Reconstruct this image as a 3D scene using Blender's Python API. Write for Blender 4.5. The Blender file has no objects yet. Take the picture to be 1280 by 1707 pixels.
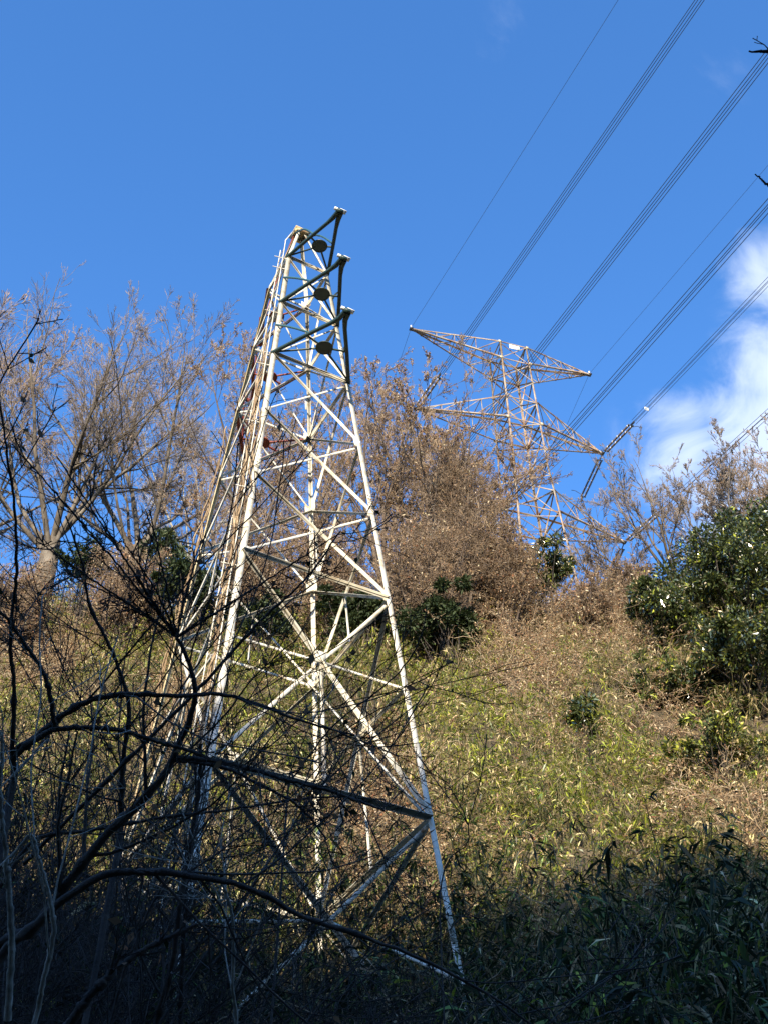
import bpy, math, numpy as np
from mathutils import Matrix, Vector
RAD = math.radians
C = bpy.context.scene.collection
SC = bpy.context.scene
# ------------------------------------------------------------------ camera
PITCH, ROLL, FPX = RAD(43.29), RAD(-1.29), 2092.3
Fw = np.array([0, math.cos(PITCH), math.sin(PITCH)])
U0 = np.array([0, -math.sin(PITCH), math.cos(PITCH)])
R0 = np.array([1., 0, 0])
Rt = R0 * math.cos(ROLL) + U0 * math.sin(ROLL)
Up = -R0 * math.sin(ROLL) + U0 * math.cos(ROLL)
cd = bpy.data.cameras.new('camera'); cam = bpy.data.objects.new('camera', cd); C.objects.link(cam)
cam.matrix_world = Matrix([[Rt[i], Up[i], -Fw[i], 0] for i in range(3)] + [[0, 0, 0, 1]])
cd.sensor_fit = 'VERTICAL'; cd.sensor_height = 24; cd.sensor_width = 18
cd.lens = 24 * FPX / 1707; cd.clip_start = .05; cd.clip_end = 5000
SC.camera = cam

def ray(px, py):
    return Fw + Rt * (px - 640) / FPX - Up * (py - 853.5) / FPX
def at(px, py, c):            # point on the sight line through a photo pixel, c metres deep
    return ray(px, py) * c
def project(P):
    z = P @ Fw
    return 640 + FPX * (P @ Rt) / z, 853.5 - FPX * (P @ Up) / z, z

# ------------------------------------------------------------------ terrain
PY = [-400, -160, -110, -78, -60, -40, -20, -8, -2, 2, 8, 14, 18, 21, 25, 31, 38, 45, 58, 70, 85, 110, 140, 260, 600]
PZ = [40, 62, 64, 60, 49.5, 27, 9, 0, -1.8, -1.75, .4, 3.4, 5.4, 6.5, 8.0, 13.8, 22, 31, 46.5, 53, 60, 71, 75, 70, 20]
def wav(x, y, s, seed):
    r = np.random.RandomState(seed); o = np.zeros_like(x, dtype=float)
    for _ in range(5):
        a = r.uniform(0, 6.28); k = s * r.uniform(.6, 1.7)
        o += np.sin(k * (x * math.cos(a) + y * math.sin(a)) + r.uniform(0, 6.28))
    return o / 2.6
def ground(x, y):
    x = np.asarray(x, float); y = np.asarray(y, float)
    h = np.interp(y, PY, PZ)
    far = np.clip((np.abs(y) - 6) / 20, 0, 1)
    h = h + far * (.5 * wav(x, y, .35, 3) + .9 * wav(x, y, .09, 4))
    h = h + np.clip((-y - 40) / 30, 0, 1) * (1.6 * wav(x, y, .12, 8) + .7 * wav(x, y, .5, 9))
    h = h + np.clip((-y - 40) / 25, 0, 1) * np.clip((y + 130) / 30, 0, 1) * (-.9 + np.clip(.62 * (x + 1), -5.2, 2.4))
    h = h - 1.6 * np.exp(-((x - 11.5) / 5.) ** 2) * np.clip((y - 45) / 12, 0, 1) * np.clip((100 - y) / 20, 0, 1)
    return h
def hit(px, py, lift=.0, smin=10.):
    d = ray(px, py); d = d / math.hypot(d[0], d[1])
    s = np.arange(smin, 150, .1)
    P = d[None, :] * s[:, None]
    i = np.nonzero(P[:, 2] < ground(P[:, 0], P[:, 1]) + lift)[0]
    if len(i) == 0: return P[-1]
    return P[i[0]]
def on(x, y): return np.array([x, y, float(ground(x, y))])

# ------------------------------------------------------------------ materials
def newmat(name):
    m = bpy.data.materials.new(name); m.use_nodes = True
    nt = m.node_tree; b = nt.nodes['Principled BSDF']; return m, nt, b
def ramp(nt, fac, stops):
    r = nt.nodes.new('ShaderNodeValToRGB'); e = r.color_ramp.elements
    while len(e) < len(stops): e.new(.5)
    for k, (p, c) in zip(e, stops): k.position = p; k.color = (*c, 1)
    nt.links.new(fac, r.inputs[0]); return r.outputs[0]
def noise(nt, scale, detail=6, coord='Object', rough=.6, vec=None):
    n = nt.nodes.new('ShaderNodeTexNoise'); n.inputs['Scale'].default_value = scale
    n.inputs['Detail'].default_value = detail; n.inputs['Roughness'].default_value = rough
    if vec is None:
        t = nt.nodes.new('ShaderNodeTexCoord'); vec = t.outputs[coord]
    nt.links.new(vec, n.inputs['Vector']); return n.outputs['Fac']
def mat_noise(name, stops, scale, rough=.8, metal=0, bump=0, bscale=None, stretch=None, spec=.5):
    m, nt, b = newmat(name); vec = None
    if stretch:
        t = nt.nodes.new('ShaderNodeTexCoord'); mp = nt.nodes.new('ShaderNodeMapping'); mp.inputs['Scale'].default_value = stretch
        nt.links.new(t.outputs['Object'], mp.inputs[0]); vec = mp.outputs[0]
    f = noise(nt, scale, vec=vec)
    nt.links.new(ramp(nt, f, stops), b.inputs['Base Color'])
    b.inputs['Roughness'].default_value = rough; b.inputs['Metallic'].default_value = metal
    b.inputs['Specular IOR Level'].default_value = spec
    if bump:
        bp = nt.nodes.new('ShaderNodeBump'); bp.inputs['Strength'].default_value = bump; bp.inputs['Distance'].default_value = .02
        nt.links.new(noise(nt, bscale or scale * 3, vec=vec), bp.inputs['Height']); nt.links.new(bp.outputs[0], b.inputs['Normal'])
    return m
def mat_leaf(name, rough=.45, trans=.3, spec=.5):
    m, nt, b = newmat(name)
    a = nt.nodes.new('ShaderNodeAttribute'); a.attribute_name = 'tint'
    nt.links.new(a.outputs['Color'], b.inputs['Base Color'])
    b.inputs['Roughness'].default_value = rough; b.inputs['Specular IOR Level'].default_value = spec
    if trans:
        t = nt.nodes.new('ShaderNodeBsdfTranslucent'); mx = nt.nodes.new('ShaderNodeMixShader'); mx.inputs[0].default_value = trans
        nt.links.new(a.outputs['Color'], t.inputs[0]); nt.links.new(b.outputs[0], mx.inputs[1]); nt.links.new(t.outputs[0], mx.inputs[2])
        nt.links.new(mx.outputs[0], nt.nodes['Material Output'].inputs[0])
    return m
M = {}
M['soil'] = mat_noise('leaf_litter', [(.3, (.03, .022, .012)), (.5, (.06, .045, .025)), (.68, (.12, .09, .05))], 1.6, .95, bump=.6, bscale=9)
M['white'] = mat_noise('chalky_white_paint', [(.28, (.26, .15, .07)), (.38, (.46, .40, .29)), (.52, (.60, .57, .47)), (.8, (.68, .66, .58))], 3.2, .6, bump=.08)
M['cream'] = mat_noise('yellowed_paint', [(.3, (.22, .12, .05)), (.42, (.42, .31, .15)), (.58, (.56, .47, .27)), (1, (.6, .54, .38))], 3.5, .6)
M['green'] = mat_noise('dark_green_paint', [(.3, (.012, .028, .026)), (.6, (.022, .05, .045)), (1, (.05, .07, .05))], 5, .5)
M['teal'] = mat_noise('faded_teal_paint', [(.3, (.02, .07, .075)), (.7, (.04, .11, .11))], 5, .5)
M['red'] = mat_noise('red_lead_paint', [(.3, (.13, .025, .015)), (.6, (.27, .05, .03)), (1, (.33, .09, .05))], 4, .6)
M['steel'] = mat_noise('weathered_galvanised_steel', [(.3, (.12, .06, .03)), (.44, (.22, .14, .085)), (.56, (.27, .22, .17)), (1, (.33, .31, .28))], .9, .6, metal=.1)
M['gusset'] = mat_noise('bright_gusset_steel', [(.3, (.35, .25, .12)), (.6, (.45, .38, .25))], 2, .5)
M['wire'] = mat_noise('aluminium_conductor', [(.4, (.02, .02, .024)), (.6, (.04, .04, .045))], 2, .5, metal=.2)
M['insul'] = mat_noise('brown_porcelain', [(.4, (.06, .045, .04)), (.6, (.13, .10, .085))], 6, .15)
M['disc'] = mat_noise('pale_porcelain', [(.4, (.6, .6, .58)), (.6, (.8, .8, .78))], 6, .15)
M['plate'] = mat_noise('number_plate_enamel', [(.4, (.75, .74, .68)), (.6, (.82, .81, .76))], 3, .4)
M['bark'] = mat_noise('grey_brown_bark', [(.3, (.04, .032, .025)), (.5, (.10, .08, .058)), (.7, (.22, .185, .14))], 2.2, .9, bump=.5, bscale=12, stretch=(1, 1, .35))
M['bark_dark'] = mat_noise('dark_bark', [(.3, (.018, .014, .011)), (.55, (.045, .034, .026)), (.75, (.10, .08, .06))], 9, .85, bump=.6, bscale=40)  # dark brown bark mottled by noise
M['bark_pale'] = mat_noise('pale_lichened_bark', [(.3, (.12, .105, .085)), (.5, (.25, .23, .19)), (.7, (.42, .40, .35))], 12, .9, bump=.5, bscale=40)
M['bark_brown'] = mat_noise('dark_brown_bark', [(.3, (.035, .024, .018)), (.5, (.085, .06, .042)), (.7, (.19, .145, .1))], 2.2, .9, bump=.5, bscale=12)
M['brush'] = mat_noise('brown_brushwood', [(.3, (.10, .068, .043)), (.5, (.25, .175, .11)), (.72, (.47, .36, .24))], .9, .85)
M['twig'] = mat_noise('reddish_twig', [(.35, (.17, .115, .08)), (.6, (.32, .235, .17)), (.8, (.46, .37, .28))], 1.5, .85)
M['twig_pale'] = mat_noise('silvery_twig', [(.35, (.13, .10, .08)), (.6, (.24, .19, .15)), (.8, (.38, .32, .27))], 1.2, .8)
M['culm'] = mat_noise('bamboo_culm', [(.3, (.08, .075, .03)), (.6, (.2, .17, .07)), (.8, (.34, .27, .13))], 2, .6)
M['vine'] = mat_noise('dry_vine_stem', [(.3, (.10, .065, .035)), (.5, (.26, .18, .10)), (.72, (.52, .41, .26))], .8, .85)
M['leaf'] = mat_leaf('bamboo_leaf', .42, .3)
M['leaf_dull'] = mat_leaf('shade_painted_bamboo_leaf', .62, .25, .25)  # duller copy of the bamboo leaf, for plants with shade painted into their tint
M['dry'] = mat_leaf('dead_leaf', .8, .3, .2)
M['gloss'] = mat_leaf('glossy_evergreen_leaf', .22, .1, 1.)
M['dull'] = mat_leaf('dull_evergreen_leaf', .6, .2, .3)

# ------------------------------------------------------------------ mesh helpers
def tag(o, label=None, cat=None, group=None, kind=None):
    if label: o['label'] = label
    if cat: o['category'] = cat
    if group: o['group'] = group
    if kind: o['kind'] = kind
    return o
def empty(name, loc, label, cat, group=None):
    o = bpy.data.objects.new(name, None); C.objects.link(o); o.location = Vector([float(a) for a in loc])
    o.empty_display_size = .1
    return tag(o, label, cat, group)
class MB:
    def __init__(s): s.v = []; s.f = []; s.n = 0; s.c = []
    def add(s, v, quads, col=None):
        v = np.asarray(v, np.float32).reshape(-1, 3); q = np.asarray(quads, np.int64).reshape(-1, 4)
        s.v.append(v); s.f.append(q + s.n); s.n += len(v)
        if col is not None: s.c.append(np.asarray(col, np.float32).reshape(-1, 3))
        return s
    def tubes(s, pts, rad, k=3):       # pts (n,m,3), rad (n,m)
        pts = np.asarray(pts, float); rad = np.asarray(rad, float)
        if pts.ndim == 2: pts = pts[None]; rad = rad[None]
        n, m, _ = pts.shape
        if n == 0: return s
        t = np.gradient(pts, axis=1); t /= np.linalg.norm(t, axis=2, keepdims=True) + 1e-9
        tm = pts[:, -1] - pts[:, 0]
        ref = np.where(np.abs(tm[:, 2:3]) > .7 * np.linalg.norm(tm, axis=1, keepdims=True), np.array([[1., 0, 0]]), np.array([[0, 0, 1.]]))[:, None, :]
        a = np.cross(t, ref); a /= np.linalg.norm(a, axis=2, keepdims=True) + 1e-9
        b = np.cross(t, a)
        an = np.arange(k) * 2 * math.pi / k
        v = pts[:, :, None, :] + rad[:, :, None, None] * (a[:, :, None, :] * np.cos(an)[None, None, :, None] + b[:, :, None, :] * np.sin(an)[None, None, :, None])
        i = np.arange(n)[:, None, None] * (m * k) + np.arange(m - 1)[None, :, None] * k
        j = np.arange(k)[None, None, :]; j2 = (j + 1) % k
        q = np.stack([i + j, i + j2, i + k + j2, i + k + j], -1)
        return s.add(v, q)
    def leaves(s, P, D, N, L, W, col, droop=0):   # rhombic leaves: base P, direction D, normal N
        D = D / (np.linalg.norm(D, axis=1, keepdims=True) + 1e-9)
        S = np.cross(D, N); S /= np.linalg.norm(S, axis=1, keepdims=True) + 1e-9
        Nn = np.cross(S, D); L = L[:, None]; W = W[:, None]
        mid = P + D * L * .42
        tip = P + D * L; tip[:, 2] -= droop * L[:, 0]
        v = np.stack([P, mid + S * W * .5 + Nn * W * .18, tip, mid - S * W * .5 + Nn * W * .18], 1)
        n = len(P)
        return s.add(v, np.arange(n * 4).reshape(n, 4), np.repeat(col, 4, axis=0))
    def box(s, p, q, w, h, n):        # solid bar p->q, width w across, h along n
        p = np.asarray(p, float); q = np.asarray(q, float); t = q - p; t /= np.linalg.norm(t)
        n = n - t * (n @ t); n /= np.linalg.norm(n); b = np.cross(t, n)
        c = [(-w / 2, -h / 2), (w / 2, -h / 2), (w / 2, h / 2), (-w / 2, h / 2)]
        v = [e + b * x + n * y for e in (p, q) for x, y in c]
        return s.add(v, [(0, 1, 5, 4), (1, 2, 6, 5), (2, 3, 7, 6), (3, 0, 4, 7), (3, 2, 1, 0), (4, 5, 6, 7)])
    def angle(s, p, q, w, a, b, th=.012):   # L section: heel on the line, flanges along a and b
        p = np.asarray(p, float); q = np.asarray(q, float); t = q - p; t /= np.linalg.norm(t)
        a = a - t * (a @ t); a /= np.linalg.norm(a); b = b - t * (b @ t) - a * (b @ a); b /= np.linalg.norm(b)
        c = [(0, 0), (w, 0), (w, th), (th, th), (th, w), (0, w)]
        v = [e + a * x + b * y for e in (p, q) for x, y in c]
        f = [(i, (i + 1) % 6, (i + 1) % 6 + 6, i + 6) for i in range(6)] + [(0, 1, 2, 3), (0, 3, 4, 5), (9, 8, 7, 6), (11, 10, 9, 6)]
        return s.add(v, f)
    def plate(s, c, a, b, n, th):      # rectangular plate centred c, half extents a, b
        v = [c + x * a + y * b + z * n * th / 2 for z in (-1, 1) for x, y in ((-1, -1), (1, -1), (1, 1), (-1, 1))]
        return s.add(v, [(3, 2, 1, 0), (4, 5, 6, 7), (0, 1, 5, 4), (1, 2, 6, 5), (2, 3, 7, 6), (3, 0, 4, 7)])
    def build(s, name, m, parent=None, smooth=False):
        me = bpy.data.meshes.new(name)
        if s.v:
            v = np.concatenate(s.v); f = np.concatenate(s.f)
            org = np.zeros(3)
            if parent is not None: org = np.array(parent.matrix_world.translation if parent.parent is None else parent_origin(parent))
            v = v - org.astype(np.float32)
            me.vertices.add(len(v)); me.vertices.foreach_set('co', v.ravel())
            me.loops.add(f.size); me.loops.foreach_set('vertex_index', f.astype(np.int32).ravel())
            me.polygons.add(len(f)); me.polygons.foreach_set('loop_start', np.arange(len(f), dtype=np.int32) * 4)
            if smooth: me.polygons.foreach_set('use_smooth', np.ones(len(f), bool))
            if s.c:
                col = np.concatenate(s.c); col = np.concatenate([np.clip(col, 0, 1), np.ones((len(col), 1))], 1).astype(np.float32)
                a = me.color_attributes.new('tint', 'FLOAT_COLOR', 'POINT'); a.data.foreach_set('color', col.ravel())
            me.update(calc_edges=True)
        me.materials.append(m)
        o = bpy.data.objects.new(name, me); C.objects.link(o)
        if parent is not None: o.parent = parent
        return o
def parent_origin(o):
    p = Vector((0, 0, 0))
    while o: p += o.location; o = o.parent
    return p
_u = Vector((0, 0, 0))
# matrix_world is not evaluated for new empties, so origins are summed from locations instead
MB_build = MB.build
def _build(s, name, m, parent=None, smooth=False):
    class _P: pass
    org = parent_origin(parent) if parent is not None else Vector((0, 0, 0))
    s.v = [v - np.array(org, np.float32) for v in s.v]
    o = MB_build(s, name, m, None, smooth)
    if parent is not None: o.parent = parent
    return o
MB.build = _build
RS = np.random.RandomState
def nrm(a): return a / (np.linalg.norm(a, axis=-1, keepdims=True) + 1e-9)
PAL = {
 'yg': (.37, .40, .05), 'gr': (.13, .19, .045), 'dk': (.028, .042, .016), 'bl': (.042, .058, .03), 'st': (.74, .60, .31), 'tan': (.40, .275, .15),
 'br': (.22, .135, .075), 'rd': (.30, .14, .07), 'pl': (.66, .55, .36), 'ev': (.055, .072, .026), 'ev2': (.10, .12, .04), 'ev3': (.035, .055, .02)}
def tint(rs, n, names, w, jit=.22):
    c = np.array([PAL[k] for k in names]); w = np.array(w, float)
    if w.ndim == 1: i = rs.choice(len(names), n, p=w / w.sum())
    else:
        w = w / w.sum(1, keepdims=True); i = (rs.rand(n, 1) > np.cumsum(w, 1)).sum(1).clip(0, len(names) - 1)
    return c[i] * (1 + rs.uniform(-jit, jit, (n, 1))) * (1 + rs.uniform(-.06, .06, (n, 3)))

# ------------------------------------------------------------------ ground sheet
def grid_axis(segs):
    o = []
    for a, b, st in segs: o += list(np.arange(a, b, st))
    return np.array(o + [segs[-1][1]])
gx = grid_axis([(-900, -60, 60), (-60, 60, .8), (60, 900, 60)]); gy = grid_axis([(-900, -130, 40), (-130, 130, .8), (130, 1200, 50)])
XX, YY = np.meshgrid(gx, gy); ZZ = ground(XX, YY); ZZ = ZZ + .12 * wav(XX, YY, 3., 12) * (np.abs(XX) < 60)
nx, ny = len(gx), len(gy); idx = np.arange(nx * ny).reshape(ny, nx)
g = MB().add(np.stack([XX, YY, ZZ], -1), np.stack([idx[:-1, :-1], idx[:-1, 1:], idx[1:, 1:], idx[1:, :-1]], -1)).build('ground', M['soil'], smooth=True)
tag(g, kind='structure')

# ------------------------------------------------------------------ near tower
NT = dict(X=-2.781, Y=26.0, yaw=.51845, w0=.796, tap=.09283, asp=.9706)
LV = dict(t=35.463, m=32.478, a=29.51, b=26.632, c=23.721, d=20.628, g=14.129, f=7.35)
u1 = np.array([math.cos(NT['yaw']), math.sin(NT['yaw']), 0]); v1 = np.array([-math.sin(NT['yaw']), math.cos(NT['yaw']), 0]); Zu = np.array([0, 0, 1.])
CO = {1: (-1, -1), 3: (1, -1), 0: (-1, 1), 2: (1, 1)}
def nt(k, z):
    w = NT['w0'] + NT['tap'] * (LV['t'] - z); su, sv = CO[k]
    return np.array([NT['X'], NT['Y'], z]) + u1 * su * w * NT['asp'] + v1 * sv * w
F0, F1 = -v1, v1.copy()
FACES = [(1, 3, F0), (0, 2, F1), (1, 0, -u1), (3, 2, u1)]
tower = empty('lattice_tower', (NT['X'], NT['Y'], 8), 'tall white painted steel lattice tower in the foreground with three dark green bracket arms', 'tower')
foot = {}
for k in (0, 1, 2, 3):
    z = 7.0
    for _ in range(40):
        p = nt(k, z); z = z + .5 * (float(ground(p[0], p[1])) - .3 - z)
    foot[k] = z
    su, sv = CO[k]
    p, q = nt(k, z), nt(k, LV['t'] + 2.3 if False else LV['t'])
    mb = MB(); mb.angle(p, q, {1: .15, 3: .145, 0: .13, 2: .10}[k], -u1 * su, -v1 * sv, .016)
    # splice plates and a few bolt heads on the legs
    for zz in (11.5, 17.5, 24.2, 31.):
        if zz < z: continue
        c = nt(k, zz); mb.box(c - Zu * .28 - v1 * sv * -.0 , c + Zu * .28, .14, .012, v1 * sv) if False else None
        cc = c - u1 * su * .095 + v1 * sv * .010
        t = nrm(nt(k, zz + 1) - nt(k, zz)); mb.plate(cc, u1 * .07, t * .3, v1, .014)
        for dz in (-.22, -.08, .08, .22):
            for dx in (-.035, .035): mb.plate(cc + v1 * sv * .018 + u1 * dx + t * dz, u1 * .014, t * .014, v1, .03)
    top = np.array([NT['X'], NT['Y'], LV['t'] + 2.75]) + u1 * su * .16 + v1 * sv * .16
    mb.angle(q, top, .10, -u1 * su, -v1 * sv, .012)
    mb.build('leg', M['cream'] if k in (0,) else M['white'], tower)
def nbar(p, q, w, n, name='brace', m='white', inset=.0, out=False):
    p = p - n * inset; q = q - n * inset
    t = nrm(q - p); a = np.cross(n, t)
    if a[2] > 0: a = -a            # standing flange hangs on the underside
    MB().angle(p + t * .06, q - t * .06, w, n if out else -n, a, .010).build(name, M[m], tower)
def xcross(a, b, c, d):            # crossing of a-b and c-d in one face
    A = np.array([b - a, -(d - c)]).T; s = np.linalg.lstsq(A, c - a, rcond=None)[0]; return a + (b - a) * s[0]
order = ['t', 'm', 'a', 'b', 'c', 'd']
for l, r, n in FACES:
    for i, k in enumerate(order):
        if k in 'tmad': nbar(nt(l, LV[k]), nt(r, LV[k]), .085, n, 'beam', inset=.004, out=n is F0 or n is F1)
    for k0, k1 in zip(order[:-1], order[1:]):
        w = {'t': .055, 'm': .055, 'a': .06, 'b': .065, 'c': .07}[k0]
        a, b, c, d = nt(l, LV[k0]), nt(r, LV[k1]), nt(r, LV[k0]), nt(l, LV[k1])
        nbar(a, b, w, n, inset=.012, out=n is F0 or n is F1); nbar(c, d, w, n, inset=.012 + w + .006)
        if k0 == 'c': nbar(xcross(a, b, c, d), (b + d) / 2, .06, n, 'post', inset=.03)
    a, b, c, d = nt(l, LV['d']), nt(r, LV['g']), nt(r, LV['d']), nt(l, LV['g'])
    nbar(a, b, .09, n, inset=.014, out=n is F0 or n is F1); nbar(c, d, .09, n, inset=.11)
    x = xcross(a, b, c, d); nbar(b, d, .12, n, 'beam', inset=.006, out=n is F0 or n is F1)
    nbar(x, (b + d) / 2, .075, n, 'post', inset=.02)
    for kk in (l, r): nbar(x, nt(kk, LV['d'] * .5 + LV['g'] * .5 + .35), .07, n, 'hip_brace', inset=.03)
    zl, zr = max(foot[l] + .4, LV['f']), max(foot[r] + .4, LV['f'])
    if LV['g'] - zl > 2 and LV['g'] - zr > 1.2:
        a, b, c, d = nt(l, LV['g']), nt(r, zr), nt(r, LV['g']), nt(l, zl)
        nbar(a, b, .09, n, inset=.014, out=n is F0 or n is F1); nbar(c, d, .09, n, inset=.11)
        x = xcross(a, b, c, d)
        for kk, zz in ((l, zl), (r, zr)): nbar(x, nt(kk, LV['g'] * .45 + zz * .55), .07, n, 'hip_brace', inset=.03)
    for k in 'tmabcd':
        for kk in (l, r):
            oth = r if kk == l else l; q = nrm(nt(oth, LV[k]) - nt(kk, LV[k]))
            MB().plate(nt(kk, LV[k]) + q * .13 - n * .006, q * .11, nrm(nt(kk, LV[k] + 1) - nt(kk, LV[k])) * .15, n, .010).build('gusset', M['white'], tower)
    MB().plate((nt(l, LV['d']) + nt(r, LV['g']) + nt(r, LV['d']) + nt(l, LV['g'])) / 4 - n * .01 + Zu * .45, np.cross(n, Zu) * .14, Zu * .16, n, .014).build('gusset', M['white'], tower)
# cap frame
mb = MB(); zc = LV['t'] + 2.75
pc = [np.array([NT['X'], NT['Y'], zc]) + u1 * a * .22 + v1 * b * .22 for a, b in ((-1, -1), (1, -1), (1, 1), (-1, 1))]
for i in range(4): mb.box(pc[i], pc[(i + 1) % 4], .10, .10, Zu)
mb.plate(np.array([NT['X'], NT['Y'], zc + .07]), u1 * .3, v1 * .3, Zu, .03)
mb.build('cap', M['cream'], tower)
# bracket arms: a triangle in plan, a disc plate at its centre and a curved tie above
def disc(mb, c, r, th, k=28):
    an = np.arange(k) * 2 * math.pi / k
    for j in range(k):
        a0, a1 = an[j], an[(j + 1) % k]
        e = [c + r * (math.cos(a) * u1 + math.sin(a) * v1) + Zu * s for s in (-th, th) for a in (a0, a1)]
        mb.add([e[0], e[1], e[3], e[2]], [(0, 1, 2, 3)])
        for s in (0, 2): mb.add([c + Zu * (-th if s == 0 else th), e[s], e[s + 1], c + Zu * (-th if s == 0 else th)], [(0, 1, 2, 3)])
    ring = [c + r * (math.cos(a) * u1 + math.sin(a) * v1) for a in np.append(an, an[0])]
    mb.tubes(np.array(ring), np.full(k + 1, .022), 6)
def arm(lv, l, r, n, m, tie):
    z = LV[lv]; A, B = nt(l, z), nt(r, z); mid = (A + B) / 2; tip = mid + n * 2.33 + Zu * .06
    root = mid.copy(); e = bpy.data.objects.new('bracket_arm', None); C.objects.link(e); e.parent = tower
    e.location = Vector(root) - Vector(tower.location)
    e['label'] = 'dark green bracket arm with a round plate' if m == 'green' else 'rust red bracket arm on the far face'
    side = np.cross(n, Zu)
    J = tip - n * .33
    for P in (A, B):
        s = 1 if (P - mid) @ side > 0 else -1
        f = J + side * s * .09
        pts = np.array([P - n * .05, P + (f - P) * .5, f - (f - P) * .12, f + n * .05, tip + side * s * .06])
        MB().tubes(pts, np.array([.062, .062, .066, .085, .08]), 8).build('chord', M[m], e, True)
        c = mid + n * .88
        MB().tubes(np.array([P + (c - P) * .06, c + (P - c) * .16]), np.array([.033, .033]), 6).build('strut', M[m], e, True)
        q = P + (f - P) * .52
        MB().tubes(np.array([q, c + nrm(q - c) * .2]), np.array([.036, .036]), 6).build('strut', M[m], e, True)
    mb = MB(); disc(mb, mid + n * .88, .245, .012); mb.build('round_plate', M[m], e)
    mb = MB(); mb.plate(tip + Zu * .12, side * .19, n * .05, Zu, .06); mb.plate(tip + Zu * .14 - side * .12, side * .12, n * .075, Zu, .03)
    mb.build('tip_plate', M['plate'] if m == 'green' else M[m], e)
    mb = MB(); mb.plate(tip + Zu * .03, side * .1, n * .1, Zu, .12); mb.build('tip_shoe', M[m], e)
    for P in (A, B) if m == 'green' else (A,):
        s = 1 if (P - mid) @ side > 0 else -1
        q = P + (J - P) * .58
        k = l if P is A else r
        st = nt(k, z + 1.55) if lv != 't' else np.array([NT['X'], NT['Y'], zc]) + side * s * .2
        tt = np.linspace(0, 1, 8)[:, None]; pts = st + (q - st) * tt + Zu * (np.sin(tt * math.pi) * (.32 if lv == 't' else .06))
        MB().tubes(pts, np.full(8, .036), 6).build('tie_bar', M[tie], e, True)
for lv in 'tma': arm(lv, 1, 3, -v1, 'green', 'teal'); arm(lv, 0, 2, v1, 'red', 'red')
# ladder climbing beside the left front leg
lad = bpy.data.objects.new('ladder', None); C.objects.link(lad); lad.parent = tower; lad['label'] = 'narrow access ladder with a hoop at the top'
def lp(z, s): return nt(1, z) + (nt(0, z) - nt(1, z)) * (.10 if s else .0) + (nrm(nt(0, z) - nt(1, z)) * (.22 if s else -.02)) - u1 * .16
zz = np.linspace(9.5, 36.3, 24)
for s in (0, 1): MB().tubes(np.array([lp(z, s) for z in zz]), np.full(24, .018), 5).build('ladder_rail', M['white'], lad)
mb = MB()
for z in np.arange(9.8, 36.2, .42): mb.tubes(np.array([lp(z, 0), lp(z, 1)]), np.array([.011, .011]), 4)
tag(mb.build('rungs', M['white'], lad), kind='stuff')
tp = lp(36.3, 0); MB().tubes(np.array([tp, tp + np.array([0, 0, .1]), np.array([NT['X'], NT['Y'], zc + .45]) - u1 * .15, np.array([NT['X'], NT['Y'], zc]) - u1 * .15]), np.full(4, .02), 5).build('hoop', M['white'], lad)
mb = MB()
for z in (37.0, 34.6, 31.8, 28.8, 25.9, 23., 20.): 
    zz_ = min(z, 35.3); p = nt(1, zz_); mb.tubes(np.array([p + u1 * .1, p - u1 * .42 + v1 * .1]), np.array([.02, .014]), 5)
mb.build('step_bolts', M['white'], lad)

# ------------------------------------------------------------------ far tower
FT = dict(X=17.31, Y=110.0, yaw=.3255)
u2 = np.array([math.cos(FT['yaw']), math.sin(FT['yaw']), 0]); v2 = np.array([-math.sin(FT['yaw']), math.cos(FT['yaw']), 0])
def fw(z): 
    d = 132.58 - z
    return 1.947 + .0315 * d - .000677 * d * d if d < 23 else 2.314 + (d - 23) * .05
def ft(k, z):
    su, sv = CO[k]; w = fw(z); return np.array([FT['X'], FT['Y'], z]) + u2 * su * w * 1.021 + v2 * sv * w
pylon = empty('transmission_pylon', (FT['X'], FT['Y'], 71), 'rust streaked steel pylon with long pointed cross arms on the ridge', 'pylon')
ZB = 70.0
for k in range(4):
    su, sv = CO[k]; mb = MB()
    zz = [132.58, 109.6, 90, ZB]
    for a, b in zip(zz[:-1], zz[1:]): mb.angle(ft(k, b), ft(k, a), .24, -u2 * su, -v2 * sv, .03)
    mb.build('leg', M['steel'], pylon)
F2 = [(1, 3, -v2), (0, 2, v2), (1, 0, -u2), (3, 2, u2)]
def fbar(p, q, w, n, name='brace', par=None, m='steel', inset=0.02):
    p = p - n * inset; q = q - n * inset; t = nrm(q - p); a = np.cross(n, t)
    if a[2] > 0: a = -a
    MB().angle(p, q, w, -n, a, .02).build(name, M[m], par or pylon)
zl = [132.58, 129.0, 121.14, 115.2, 110.3, 105.23, 99.0, 92.5, 86, 78, ZB + .4]
zr = [132.58, 129.0, 125.2, 117.04, 112.5, 107.9, 100.8, 95.5, 89, 82, 74]
for l, r, n in F2:
    seq = [(r, 132.58), (l, 129.), (r, 125.2), (l, 121.14), (r, 117.04), (l, 115.2), (r, 112.5), (l, 110.3), (r, 107.9), (l, 105.2), (r, 100.8), (l, 99.2), (r, 95.5), (l, 92.), (r, 88.), (l, 83.), (r, 78.), (l, 73)]
    alt = [(l, 132.58), (r, 129.), (l, 125.2), (r, 121.14), (l, 117.04)]
    for s, ins in ((seq, .02), (alt, .2)):
        for (ka, za), (kb, zb) in zip(s[:-1], s[1:]): fbar(ft(ka, za), ft(kb, zb), .13, n, inset=ins)
    for z in (132.58, 129., 121.14, 117.04, 105.2, 101.5, 91.5, 88): fbar(ft(l, z), ft(r, z), .18, n, 'beam', inset=.05)
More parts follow.
